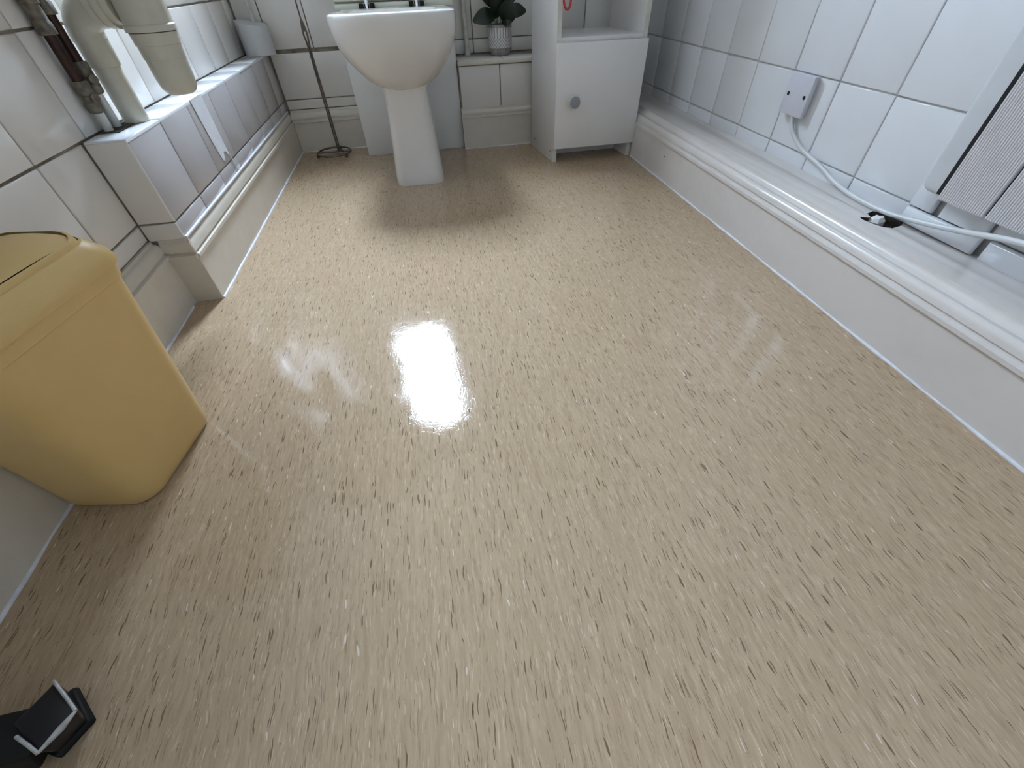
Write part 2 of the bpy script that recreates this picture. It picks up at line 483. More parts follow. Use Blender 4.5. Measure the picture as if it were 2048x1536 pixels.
# back wall with the window opening
WX0, WX1, WZ0, WZ1 = -0.415, -0.070, 1.070, 2.19
def back_wall():
    bm = bmesh.new()
    xs = [XL - 0.01, WX0, WX1, XR + 0.01]; zs = [0, WZ0, WZ1, ZC]
    y0, y1 = YB + G, 2.40
    for i in range(3):
        for j in range(3):
            if i == 1 and j == 1: continue
            a = [bm.verts.new((x, y, z)) for y in (y0, y1) for x, z in ((xs[i], zs[j]), (xs[i + 1], zs[j]), (xs[i + 1], zs[j + 1]), (xs[i], zs[j + 1]))]
            for f in ((0, 1, 2, 3), (7, 6, 5, 4), (0, 4, 5, 1), (1, 5, 6, 2), (2, 6, 7, 3), (3, 7, 4, 0)):
                bm.faces.new([a[k] for k in f])
    bmesh.ops.remove_doubles(bm, verts=bm.verts, dist=1e-5)
    return obj_from('wall_back', bm_mesh('wall_back', bm), M_GROUT_OLD)
wall_back = struct(back_wall())

# tiles in the rows that the photograph shows; glossy tiling above
ZT = ROWS[-1]
BY0 = 0.967            # near end of the boxing along the left wall
BX = -0.5425           # its tiled face
tile_panel(wall_left, (XL - G, 0, 0), (0, 1, 0), (0, 0, 1), lines(0.070, -0.40, BY0 + 0.0025), ROWS[:3], M_TILE_OLD, gap=0.0042)
tile_panel(wall_left, (XL - G, 0, 0), (0, 1, 0), (0, 0, 1), lines(0.0687, -0.40, YB - 0.004, 0.1536), ROWS[2:], M_TILE_OLD, gap=0.004)
tile_panel(wall_right, (XR + G, 0, 0), (0, -1, 0), (0, 0, 1), [-v for v in reversed(lines(0.0675, 0.6775, YB - 0.004, 0.1525))], ROWS, M_TILE, wobble=0.005)
tile_panel(wall_right, (XR + G, 0, 0), (0, -1, 0), (0, 0, 1), [-v for v in reversed(lines(0.0675, -0.40, 0.6775, 0.1525))], ROWS[1:], M_TILE, wobble=0.005, skip=lambda u, v: -0.6775 < u < -0.525 and v < 0.33)
tile_panel(wall_back, (0, YB + G, 0), (1, 0, 0), (0, 0, 1), lines(-0.393, BX + 0.002, -0.252), [0.150, 0.1845, 0.334], M_TILE_OLD, gap=0.0036)
tile_panel(wall_back, (0, YB + G, 0), (1, 0, 0), (0, 0, 1), lines(-0.393 + 0.02, XL + 0.002, XR - 0.004), [0.343, 0.4915, 0.645, 0.7985], M_TILE_OLD, gap=0.0036)
tile_panel(wall_back, (0, YB + G, 0), (1, 0, 0), (0, 0, 1), lines(-0.373, 0.158, XR - 0.004), [0.297, 0.3435], M_TILE_OLD, gap=0.0036)
uv_panel('upper_tiling', [(XL, YF, ZT), (XL, YB, ZT), (XL, YB, ZC), (XL, YF, ZC)], (YB - YF, ZC - ZT), M_UPPER, wall_left)
uv_panel('upper_tiling', [(XR, YB, ZT), (XR, YF, ZT), (XR, YF, ZC), (XR, YB, ZC)], (YB - YF, ZC - ZT), M_UPPER, wall_right)
for (x0, x1, z0, z1) in ((XL, WX0, ZT, ZC), (WX1, XR, ZT, ZC), (WX0, WX1, ZT, WZ0), (WX0, WX1, WZ1, ZC)):
    uv_panel('upper_tiling', [(x0, YB, z0), (x1, YB, z0), (x1, YB, z1), (x0, YB, z1)], (x1 - x0, z1 - z0), M_UPPER, wall_back)

# window: frame, mullion-free frosted pane lit by the day outside
window = bpy.data.objects.new('window_1', None); COL.objects.link(window); window.location = (0, 2.34, 0); struct(window)
fw = 0.022
def wbox(name, lo, hi, mat):
    o = box(name, lo, hi, mat, None); o.parent = window; o.matrix_parent_inverse = Matrix.Translation((0, -2.34, 0)); return o
wbox('pane', (WX0 + fw, 2.34, WZ0 + fw), (WX1 - fw, 2.346, WZ1 - fw), M_PANE)
wbox('frame', (WX0, 2.325, WZ0), (WX0 + fw, 2.36, WZ1), M_LAM)
wbox('frame', (WX1 - fw, 2.325, WZ0), (WX1, 2.36, WZ1), M_LAM)
wbox('frame', (WX0 + fw, 2.325, WZ0), (WX1 - fw, 2.36, WZ0 + fw), M_LAM)
wbox('frame', (WX0 + fw, 2.325, WZ1 - fw), (WX1 - fw, 2.36, WZ1), M_LAM)

# ---------------------------------------------------------------- boxing along the left wall (trim_1)
trim_1 = struct(box('trim_1', (XL - G, BY0 + G, 0), (BX - G, YB + G, 0.338 - G), M_GROUT_OLD))
by = lines(BY0 + 0.153 - 10 * 0.1525, BY0 + 0.001, YB - 0.004, 0.1525)
tile_panel(trim_1, (BX - G, 0, 0), (0, 1, 0), (0, 0, 1), by, [0.150, 0.1845, 0.337], M_TILE_SHADED, wobble=0.003)
tile_panel(trim_1, (0, BY0 + G, 0), (1, 0, 0), (0, 0, 1), [XL + 0.0005, BX + 0.0015], [0.148, 0.1845, 0.337], M_TILE_OLD, gap=0.0036, wobble=0.002)
tile_panel(trim_1, (0, 0, 0.338 - G), (1, 0, 0), (0, 1, 0), [XL + 0.001, BX + 0.0015], by, M_TILE, gap=0.0024, wobble=0.003, t=TT + 0.001)

# boxing along the back wall, right of the toilet (trim_2)
BBY = 1.975
trim_2 = struct(box('trim_2', (0.155, BBY + G, 0), (0.783, YB + G, 0.295 - G), M_GROUT_OLD))
bx = [0.158, 0.318, 0.471, 0.625, 0.781]
tile_panel(trim_2, (0, BBY + G, 0), (1, 0, 0), (0, 0, 1), bx, [0.140, 0.280], M_TILE_OLD)
tile_panel(trim_2, (0, 0, 0.295 - G), (1, 0, 0), (0, 1, 0), [0.158, 0.335, 0.4915, 0.645, 0.781], [BBY - 0.006, YB - 0.003], M_TILE_OLD, t=TT + 0.001)
box('edge_strip', (0.156, BBY - 0.008, 0.281), (0.782, BBY + 0.004, 0.295), M_PAINT_CREAM, trim_2, 0.003)

# white casing board behind the toilet (trim_3)
trim_3 = struct(box('trim_3', (-0.248, 1.985, 0.0), (0.154, YB, 0.445), M_BOARD, None, 0.002))

# ---------------------------------------------------------------- skirting
def skirt_profile(s, face, back, top, ridge, cove=0.016):
    """(across, z) outline; s = +1 when the room lies on the +across side"""
    f = lambda d, z: (face + s * d, z)
    p = [(back, 0.0), f(0, 0.0), f(0, ridge - 0.006), f(0.0045, ridge - 0.004), f(0.0045, ridge + 0.003), f(-0.002, ridge + 0.005), f(-0.003, ridge + 0.009)]
    z0, z1 = ridge + 0.010, top - 0.006
    for k in range(7):
        a = k / 6 * math.pi / 2
        p.append(f(0.001 - cove * (1 - math.cos(a)), z0 + (z1 - z0) * math.sin(a)))
    p += [f(-cove * 0.96, top - 0.004), f(-cove, top), (back, top)]
    return p
FL = -0.537
base_left = struct(prism('baseboard_left', skirt_profile(1, FL, BX - 0.004, 0.150, 0.111, 0.0062), 'y', BY0 - 0.001, 2.119, M_PAINT_CREAM))
# the boxing's face is nearly flush, so its moulding is planted a little prouder
base_recess = prism('recess_board', skirt_profile(1, -0.597, XL - 0.004, 0.150, 0.115, 0.013), 'y', -0.60, BY0 - 0.001, M_PAINT_CREAM, base_left)
base_end = prism('end_board', skirt_profile(-1, BY0 - 0.003, BY0 + 0.006, 0.150, 0.111, 0.0040), 'x', -0.598, FL - 0.0005, M_PAINT_CREAM, base_left)
base_back = struct(prism('baseboard_back', skirt_profile(-1, 2.117, YB, 0.150, 0.113), 'x', FL + 0.001, -0.248, M_PAINT_CREAM))
prism('right_board', skirt_profile(-1, 1.964, 1.981, 0.145, 0.116, 0.012), 'x', 0.154, 0.79, M_PAINT_CREAM, base_back)

# right skirting: deep, with a flat painted ledge running back to the tiles; a hole is broken in the ledge
FR = 0.782
RP = [(0.93 + G, 0.0), (FR, 0.0), (FR, 0.107), (FR - 0.0045, 0.109), (FR - 0.0045, 0.116), (FR + 0.0045, 0.1175), (FR + 0.0055, 0.1225)]
for k in range(7):
    a = k / 6 * math.pi / 2
    RP.append((FR + 0.003 + 0.011 * (1 - math.cos(a)), 0.124 + 0.016 * math.sin(a)))
RP += [(FR + 0.0158, 0.1395), (FR + 0.0172, 0.1362), (FR + 0.0195, 0.1362), (FR + 0.0200, 0.1400)]
for k in range(1, 6):
    a = k / 5 * math.pi / 2
    RP.append((FR + 0.0205 + 0.0125 * math.sin(a), 0.1405 + 0.0145 * (1 - math.cos(a))))
RP += [(FR + 0.034, 0.155), (0.872, 0.1565), (0.876, 0.1545), (0.93 + G, 0.1535)]
base_right = struct(prism('baseboard_right', RP, 'y', -0.60, YB, M_PAINT))
def cut(o, outline, z0, z1, mat):
    n_ = len(outline)
    cm = mesh('cutter', [(x, y, z0) for x, y in outline] + [(x, y, z1) for x, y in outline], [tuple(range(n_)), tuple(range(n_, 2 * n_))] + [(i, (i + 1) % n_, n_ + (i + 1) % n_, n_ + i) for i in range(n_)])
    cm.materials.append(mat)
    c = bpy.data.objects.new('cutter', cm); COL.objects.link(c)
    md = o.modifiers.new('cut', 'BOOLEAN'); md.operation = 'DIFFERENCE'; md.solver = 'EXACT'; md.object = c; md.material_mode = 'TRANSFER'
    dg = bpy.context.evaluated_depsgraph_get()
    me = bpy.data.meshes.new_from_object(o.evaluated_get(dg))
    o.modifiers.remove(md); o.data = me; bpy.data.objects.remove(c)
cut(base_right, [(0.853, 0.703), (0.868, 0.694), (0.878, 0.700), (0.884, 0.716), (0.905, 0.724), (0.917, 0.712), (0.921, 0.664), (0.905, 0.652), (0.872, 0.644), (0.860, 0.652), (0.853, 0.672), (0.850, 0.690)], 0.118, 0.20, M_DIRT)
_rk = random.Random(5)
loft('broken_chunk', [[(0.887 + rr * math.cos(6.283 * k / 9) * (1 + _rk.uniform(-.22, .22)), 0.692 + 0.8 * rr * math.sin(6.283 * k / 9) * (1 + _rk.uniform(-.22, .22)), zz + _rk.uniform(-.002, .002)) for k in range(9)] for rr, zz in ((0.014, 0.117), (0.0185, 0.132), (0.018, 0.150), (0.010, 0.1565))], M_PLASTER, base_right, smooth=25)
# sealant beads where skirting meets floor
def bead(pts, parent, r=0.0035):
    rng = random.Random(3)
    q = []
    for (a, b) in zip(pts[:-1], pts[1:]):
        a, b = Vector(a), Vector(b); n = max(2, int((b - a).length / 0.05))
        for i in range(n): q.append(a.lerp(b, i / n) + Vector((rng.uniform(-1, 1) * 0.0012, rng.uniform(-1, 1) * 0.0012, 0)))
    q.append(Vector(pts[-1]))
    tube('sealant', q, lambda t: r * (1 + 0.3 * math.sin(t * 57)), M_SEAL, parent, 8)
bead([(FR - 0.0005, -0.60, 0.0), (FR - 0.0005, 1.69, 0.0)], base_right, 0.0031)
lathe('nail_hole', [(0.0022, -0.002), (0.0022, 0.0004)], M_DARK, base_right, (FR - 0.0002, 1.418, 0.073), (-1, 0, 0), n=10)
bead([(FL + 0.0005, BY0, 0.0), (FL + 0.0005, 2.116, 0.0)], base_left, 0.0036)
bead([(-0.5965, -0.60, 0.0), (-0.5965, 0.94, 0.0)], base_left, 0.0030)
bead([(FL, 2.1165, 0.0), (-0.25, 2.1165, 0.0)], base_back, 0.0025)
bead([(0.156, 1.9635, 0.0), (0.44, 1.9635, 0.0)], base_back, 0.0025)
# caulk line between tiles and skirting of the boxing
tube('caulk', [(BX + 0.002, BY0 + 0.002, 0.1515), (BX + 0.002, 1.5, 0.1515), (BX + 0.002, 2.11, 0.1515)], 0.0032, M_SEAL, base_left, 8)

# ---------------------------------------------------------------- toilet
def srect(cx, cy, a, b, n, z, pw=4.0):
    out = []
    for i in range(n):
        t = 2 * math.pi * i / n
        c, s = math.cos(t), math.sin(t)
        out.append((cx + a * math.copysign(abs(c) ** (2 / pw), c), cy + b * math.copysign(abs(s) ** (2 / pw), s), z))
    return out
TX = -0.044
def pan_ring(a, yf, yb, z, n=64, pw=2.7):
    """blunt front, long flat-sided back; the rim climbs a touch towards the front"""
    yc = yf + 0.135; out = []
    for i in range(n):
        t = 2 * math.pi * i / n; c, s_ = math.cos(t), math.sin(t)
        b = (yb - yc) if s_ > 0 else (yc - yf)
        p_ = 5.0 if s_ > 0 else pw
        x = TX + a * math.copysign(abs(c) ** (2 / p_), c); y = yc + b * math.copysign(abs(s_) ** (2 / p_), s_)
        out.append((x, y, z - 0.027 * (y - 1.6) * z / 0.46))
    return out
toilet = thing('toilet', 'white ceramic toilet pan on a narrow pedestal against the back wall', 'toilet', (TX, 1.75, 0))
def tloc(rings): return [[(x - TX, y - 1.75, z) for x, y, z in r] for r in rings]
prof = [(0.280, 0.060, 1.600), (0.284, 0.078, 1.588), (0.292, 0.095, 1.572), (0.303, 0.109, 1.556), (0.318, 0.122, 1.542), (0.337, 0.138, 1.528), (0.360, 0.154, 1.513),
        (0.385, 0.167, 1.500), (0.410, 0.1755, 1.491), (0.435, 0.1795, 1.485), (0.452, 0.180, 1.482), (0.460, 0.178, 1.485), (0.4635, 0.173, 1.490)]
rings = []
for z, a, yf in prof:
    rings.append(pan_ring(a, yf, 1.98, z))
for sc, z in ((0.80, 0.4635), (0.78, 0.455), (0.72, 0.42), (0.5, 0.36), (0.25, 0.33)):
    rings.append(pan_ring(0.173 * sc, 1.70 - 0.21 * sc, 1.70 + 0.24 * sc, z))
loft('bowl', tloc(rings), M_CERAMIC, toilet)
ped = []
for z, a, yf in ((0.0, 0.088, 1.590), (0.012, 0.088, 1.589), (0.03, 0.0865, 1.592), (0.09, 0.082, 1.597), (0.15, 0.078, 1.600), (0.22, 0.0735, 1.602), (0.27, 0.071, 1.600), (0.295, 0.076, 1.597), (0.315, 0.085, 1.59)):
    ped.append(srect(TX, (yf + 1.978) / 2, a, (1.978 - yf) / 2, 56, z, 6.5))
loft('pedestal', tloc(ped), M_CERAMIC, toilet)
# raised seat and lid leaning back, their lower edges just in view
def tbox(name, lo, hi, mat, bev=0.0, parent=None):
    return box(name, [lo[0] - TX, lo[1] - 1.75, lo[2]], [hi[0] - TX, hi[1] - 1.75, hi[2]], mat, parent or toilet, bev)
tbox('deck', (-0.225, 1.955, 0.436), (0.137, 2.035, 0.4545), M_CERAMIC, 0.006)
tbox('hinge_bar', (-0.245, 2.000, 0.4520), (0.163, 2.022, 0.4685), M_SEAT, 0.004)
tbox('seat', (-0.245, 2.000, 0.4725), (0.163, 2.018, 0.86), M_SEAT, 0.006)
tbox('seat_lid', (-0.245, 2.024, 0.468), (0.163, 2.040, 0.88), M_SEAT, 0.006)
for hx in (-0.134, 0.036):
    h = lathe('hinge', [(0.0075, 0.0), (0.0075, 0.035), (0.0065, 0.037), (0.0065, 0.055)], M_CHROME, toilet, (hx - TX, 1.985 - 1.75, 0.4545), n=18)
    for s in (-1, 1):
        box('buffer', (hx - TX + s * 0.0185 - 0.008, 1.975 - 1.75, 0.4545), (hx - TX + s * 0.0185 + 0.008, 1.996 - 1.75, 0.468), M_BLACK, h, 0.002)

# ---------------------------------------------------------------- slim cabinet
cab = thing('bathroom_cabinet', 'slim white laminate cabinet with open niche above a door, in the right back corner', 'cabinet', (0.62, 1.82, 0))
CX0, CX1, CYF, CYB, CT, CH = 0.466, 0.779, 1.697, 1.945, 0.015, 1.25
SK = -0.028 / 0.248      # the flat-pack carcase stands a little out of square
def cp(x, y, z): return (x + SK * (y - CYF) - 0.62, y - 1.82, z)
def cbox(name, lo, hi, mat, parent=cab, bev=0.0006):
    x0, y0, z0 = lo; x1, y1, z1 = hi
    return hexa(name, [cp(x0, y0, z0), cp(x1, y0, z0), cp(x1, y1, z0), cp(x0, y1, z0), cp(x0, y0, z1), cp(x1, y0, z1), cp(x1, y1, z1), cp(x0, y1, z1)], mat, parent, bev)
cbox('side_panel', (CX0, CYF, 0.0), (CX0 + CT, CYB, CH), M_LAM)
cbox('side_panel', (CX1 - CT, CYF, 0.0), (CX1, CYB, CH), M_LAM)
cbox('shelf', (CX0 + CT, CYF + 0.002, 0.358), (CX1 - CT, CYB, 0.373), M_LAM)
cbox('shelf', (CX0 + CT, CYF + 0.004, 0.05), (CX1 - CT, CYB, 0.065), M_LAM)
cbox('shelf', (CX0 + CT, CYF + 0.002, 0.80), (CX1 - CT, CYB, 0.815), M_LAM)
cbox('top_panel', (CX0 + CT, CYF, CH - CT), (CX1 - CT, CYB, CH), M_LAM)
cbox('plinth', (CX0 + CT, CYF + 0.10, 0.0), (CX1 - CT, CYF + 0.112, 0.05), M_LAM)
cbox('lower_back_panel', (CX0 + CT, CYB - 0.004, 0.05), (CX1 - CT, CYB, 0.36), M_LAM)
cbox('edge_strip', (CX0, CYF - 0.0008, 0.0), (CX0 + CT, CYF, CH), M_LAM_EDGE, bev=0)
cbox('edge_strip', (CX1 - CT, CYF - 0.0008, 0.0), (CX1, CYF, CH), M_LAM_EDGE, bev=0)
for y in (1.722, 1.90):
    lathe('cam_hole', [(0.0028, 0.0), (0.0028, 0.0008)], M_DARK, cab, Vector(cp(CX0 - 0.0003, y, 0.033)), (-1, 0, 0), n=12)
door = cbox('door', (CX0 - 0.0015, CYF - 0.0155, 0.049), (CX1 + 0.0005, CYF - 0.0012, 0.3605), M_LAM)
kp = Vector(cp(0.527, CYF - 0.0155, 0.2))
knob = lathe('knob', [(0.011, 0.0), (0.011, 0.010), (0.0195, 0.016), (0.0222, 0.020), (0.0222, 0.026), (0.0208, 0.0285), (0.0182, 0.0285)], M_LAM_EDGE, door, kp, (0, -1, 0), n=32)
lathe('knob_face', [(0.0183, 0.0), (0.0183, 0.0015), (0.0145, 0.0030)], M_KNOB_FACE, knob, kp + Vector((0, -0.0275, 0)), (0, -1, 0), n=28)

# ---------------------------------------------------------------- potted plant
PX, PY = 0.339, 2.070
plant = thing('potted_plant', 'dark green leafy plant in a white relief-patterned pot on the tiled ledge', 'plant', (PX, PY, 0.2965))
lathe('pot', [(0.034, 0.0), (0.037, 0.004), (0.0395, 0.017), (0.0400, 0.0195), (0.0395, 0.021), (0.0455, 0.024), (0.047, 0.084), (0.0455, 0.092), (0.043, 0.0925), (0.042, 0.082)], M_POT, plant, n=48)
lathe('soil', [(0.0425, 0.080), (0.042, 0.086), (0.0, 0.088)], M_SOIL, plant, n=20)
def leaf(base, tip, width, bend, parent=plant):
    base, tip = Vector(base), Vector(tip); d = tip - base; L = d.length; d.normalize()
    side = d.cross(Vector((0.15, -1, 0.45))).normalized(); up = side.cross(d).normalized()
    rows = []; n = 9
    for i in range(n):
        t = i / (n - 1)
        w = width * (math.sin(math.pi * min(1, t * 0.93 + 0.035)) ** 0.75) * (1 - 0.25 * t)
        c = base + d * (L * t) + up * (bend * math.sin(math.pi * t))
        rows.append([c + side * (w * u) + up * (abs(u) * w * 0.28) for u in (-1, -0.5, 0, 0.5, 1)])
    v = [p for r in rows for p in r] + [p - up * 0.0012 for r in rows for p in r]
    f = []; m = n * 5
    for i in range(n - 1):
        for k in range(4):
            a = i * 5 + k
            f.append((a, a + 1, a + 6, a + 5)); f.append((m + a, m + a + 5, m + a + 6, m + a + 1))
    edge = [k for k in range(5)] + [i * 5 + 4 for i in range(1, n)] + [(n - 1) * 5 + k for k in (3, 2, 1, 0)] + [i * 5 for i in range(n - 2, 0, -1)]
    for a, b_ in zip(edge, edge[1:] + edge[:1]): f.append((a, b_, m + b_, m + a))
    lf = obj_from('leaf', mesh('leaf', v, f), M_LEAF, parent, 60)
    tube('leaf_stem', [(0.2 * base.x, 0.2 * base.y, 0.086), base * 0.6 + Vector((0, 0, 0.02)), base + d * 0.012], 0.0018, M_STEM, lf, 6, 3)
leaf((-0.018, -0.022, 0.118), (-0.105, -0.030, 0.106), 0.030, 0.012)
leaf((0.022, -0.018, 0.122), (0.100, -0.022, 0.127), 0.026, 0.012)
leaf((0.008, -0.030, 0.105), (0.040, -0.062, 0.165), 0.034, 0.008)
leaf((-0.012, -0.028, 0.112), (-0.034, -0.055, 0.185), 0.033, 0.008)
leaf((0.004, -0.020, 0.128), (0.012, -0.046, 0.225), 0.036, 0.008)
leaf((-0.02, 0.0, 0.14), (-0.080, 0.015, 0.210), 0.030, 0.012)
leaf((0.02, 0.005, 0.14), (0.075, 0.025, 0.215), 0.031, 0.012)
leaf((0.006, -0.026, 0.100), (0.052, -0.048, 0.112), 0.026, 0.010)

# ---------------------------------------------------------------- slender white pipe beside the toilet
vp = thing('riser_pipe', 'thin white painted pipe rising from the tiled ledge beside the potted plant', 'pipe', (0.212, 2.113, 0.2965))
tube('pipe', [(0, 0, 0.0), (-0.004, 0, 0.9)], 0.0085, M_PIPEPAINT, vp, 14)
lathe('pipe_collar', [(0.0125, 0.0), (0.0125, 0.004), (0.0095, 0.008)], M_PIPEPAINT, vp, n=18)

# ---------------------------------------------------------------- red alarm-cord ring
ring = thing('pull_cord', 'red plastic ring of a pull cord hanging before the open cabinet niche', 'pull cord', (0.487, 1.668, 0.470))
pts = [(0.0115 * math.cos(2 * math.pi * i / 28), 0.003 * math.sin(2 * math.pi * i / 28), 0.0265 * math.sin(2 * math.pi * i / 28)) for i in range(28)]
tube('ring', pts, 0.0035, M_RED, ring, 10, closed=True)
tube('cord', [(0, 0, 0.027), (0, 0, ZC - 0.470 - 0.012)], 0.0012, M_RED, ring, 6)
lathe('ceiling_switch', [(0.03, -0.012), (0.034, -0.008), (0.034, 0.0)], M_GREY_PLASTIC, ring, (0, 0, ZC - 0.470 - 0.0005), n=24)

# ---------------------------------------------------------------- free-standing paper stand
ps = thing('paper_stand', 'slim tarnished steel toilet-paper stand on a wire ring base, left of the toilet', 'paper stand', (-0.392, 2.036, 0.0))
R0 = 0.068
tube('base_ring', [(R0 * math.cos(2 * math.pi * i / 40), R0 * math.sin(2 * math.pi * i / 40), 0.013) for i in range(40)], 0.0032, M_STAND, ps, 10, closed=True)
for a in (200, 320, 75):
    x, y = R0 * math.cos(math.radians(a)), R0 * math.sin(math.radians(a))
    lathe('foot', [(0.002, 0.0), (0.005, 0.002), (0.006, 0.006), (0.005, 0.010), (0.002, 0.0125)], M_STAND, ps, (x, y, 0.0), n=14)
tube('base_bar', [(-R0, 0, 0.013), (0.02, -0.002, 0.013), (R0, 0, 0.013)], 0.003, M_STAND, ps, 8, 3)
lathe('base_disc', [(0.017, 0.0145), (0.017, 0.0165), (0.006, 0.0185)], M_STAND, ps, (0.022, -0.001, 0), n=20)
for s in (-1, 1):
    tube('wire', [(0.022 + s * 0.0034, -0.002, 0.016), (0.022 + s * 0.0034, -0.002, 0.20), (0.022 + s * 0.0030, -0.002, 0.355), (0.022 + s * 0.0062, -0.002, 0.392), (0.022 + s * 0.0012, -0.002, 0.432)], 0.0031, M_STAND, ps, 8, 5)
tube('stem', [(0.022, -0.002, 0.40), (0.022, -0.002, 0.70)], 0.0026, M_STAND, ps, 8)
tube('hook', [(0.022, -0.002, 0.70), (0.018, -0.002, 0.73), (-0.005, -0.002, 0.742), (-0.06, -0.002, 0.740), (-0.12, -0.002, 0.742), (-0.128, -0.002, 0.755)], 0.0026, M_STAND, ps, 8, 4)

# ---------------------------------------------------------------- plastic shroud in the corner with a thin pipe
sh = thing('pipe_shroud', 'off-white plastic pipe sleeve with a slanted top, in the corner of the tiled ledge', 'pipe cover', (-0.552, 2.080, 0.3395))
n = 36; r = 0.0515; rings = []
for fz in (0.0, 0.33, 0.66, 1.0):
    rr = []
    for i in range(n):
        t = 2 * math.pi * i / n; x, y = r * math.cos(t), r * math.sin(t)
        rr.append((x, y, fz * (0.101 - 0.20 * (x + r) * 0.9 - 0.05 * (r - y))))
    rings.append(rr)
rings.append([(x * 0.9, y * 0.9, z + 0.0005) for x, y, z in rings[-1]])
loft('sleeve', rings, M_GREY_PLASTIC, sh, smooth=50)
tube('thin_pipe', [(0.004, 0.030, 0.07), (0.0, 0.030, 0.5)], 0.0065, M_PIPEPAINT, sh, 12)

# ---------------------------------------------------------------- bottle trap and waste pipe
wp = thing('waste_pipe', 'aged white waste pipe with a bottle trap under the basin, into the left tiled ledge', 'waste pipe', (-0.579, 1.113, 0.3395))
lathe('pipe', [(0.0222, 0.0), (0.0222, 0.095)], M_WASTE, wp, n=28)
lathe('socket', [(0.0252, 0.090), (0.0255, 0.0905), (0.0262, 0.135), (0.0268, 0.145)], M_WASTE, wp, n=28)
EZ = 0.168
tube('elbow', [(0, 0, 0.128), (0, 0, 0.140), (0.0045, -0.001, 0.153), (0.015, -0.003, 0.163), (0.030, -0.005, 0.169), (0.050, -0.007, EZ + 0.005)], 0.0272, M_WASTE, wp, 24, 4)
lathe('collar', [(0.030, 0.0), (0.031, 0.001), (0.031, 0.012), (0.0295, 0.0125), (0.0295, 0.016), (0.033, 0.0165), (0.033, 0.028), (0.028, 0.029), (0.028, 0.04)], M_WASTE, wp, (0.040, -0.006, EZ + 0.006), (1, -0.14, 0.02), n=30)
tp = Vector((-0.464 + 0.579, 1.10 - 1.113, 0.0))
lathe('trap_nut', [(0.036, 0.137), (0.0415, 0.1375), (0.0415, 0.146), (0.0395, 0.148), (0.0385, 0.215), (0.0405, 0.222), (0.0405, 0.26)], M_WASTE, wp, tp, n=36)
lathe('trap_bottle', [(0.010, 0.0415), (0.020, 0.0425), (0.027, 0.0465), (0.0310, 0.054), (0.0330, 0.068), (0.0340, 0.085), (0.0340, 0.098), (0.0352, 0.0985), (0.0358, 0.118), (0.0375, 0.119), (0.0385, 0.136), (0.036, 0.1365)], M_WASTE, wp, tp, n=36)
tube('tail_pipe', [tp + Vector((0, 0, 0.25)), tp + Vector((0, 0, 0.285))], 0.018, M_WASTE, wp, 20)

# ---------------------------------------------------------------- wash basin above the trap (just out of the frame; it shades the bin)
wb = thing('wash_basin', 'white ceramic wash basin fixed to the left wall above the bottle trap', 'basin', (-0.464, 1.10, 0.625))
br = []
for z, hw, hd, cx in ((0.0, 0.05, 0.05, 0.0), (0.02, 0.085, 0.10, 0.012), (0.07, 0.125, 0.17, 0.030), (0.13, 0.165, 0.235, 0.045), (0.165, 0.193, 0.268, 0.052), (0.185, 0.197, 0.275, 0.053), (0.19, 0.19, 0.268, 0.053),
                      (0.188, 0.15, 0.22, 0.07), (0.15, 0.135, 0.20, 0.07), (0.08, 0.10, 0.13, 0.05), (0.04, 0.04, 0.05, 0.02)):
    br.append([(min(0.26, max(-0.147, x)), y, z_) for x, y, z_ in srect(cx, 0, hw, hd, 40, z, 3.2)])
loft('bowl', br, M_CERAMIC, wb)

# ---------------------------------------------------------------- copper supply pipes
def supply(name, label, y, zc, rot):
    t = thing(name, label, 'supply pipe', (-0.5995, y, 0.3395), 'copper supply pipes beside the waste pipe')
    lathe('painted_tail', [(0.0078, -0.002), (0.0078, zc - 0.03)], M_PIPEPAINT, t, n=16)
    zb = zc - 0.036
    v = lathe('valve', [(0.0095, zb), (0.0125, zb + 0.002), (0.0130, zb + 0.016), (0.0105, zb + 0.019), (0.0100, zb + 0.026), (0.0128, zb + 0.028), (0.0132, zb + 0.046), (0.0115, zb + 0.049)], M_BRASS, t, n=12)
    lathe('valve_screw', [(0.0075, 0.0), (0.0075, 0.008), (0.0045, 0.009)], M_BRASS, v, (0.008, rot * 0.006, zb + 0.023), (1, rot, 0), n=12)
    lathe('pipe', [(0.0088, zb + 0.045), (0.0088, zb + 0.118)], M_COPPER, t, n=18)
    lathe('coupling', [(0.0110, zb + 0.112), (0.0135, zb + 0.113), (0.0135, zb + 0.128), (0.012, zb + 0.130), (0.0118, zb + 0.150), (0.0140, zb + 0.152), (0.0140, zb + 0.170)], M_BRASS, t, n=12)
    lathe('upper_pipe', [(0.0085, zb + 0.165), (0.0085, 0.27)], M_COPPER, t, n=14)
    return t
supply('copper_supply_pipe', 'dark copper pipe with a brass valve, nearer the camera, left of the other copper pipe', 1.041, 0.066, -0.5)
supply('copper_supply_pipe', 'dark copper pipe with a brass valve, squeezed beside the fat white waste pipe', 1.0735, 0.090, -0.8)
hole = box('pipe_gap', (XL + 0.001, 1.024, 0.3375), (-0.575, 1.110, 0.3402), M_DIRT, trim_1)

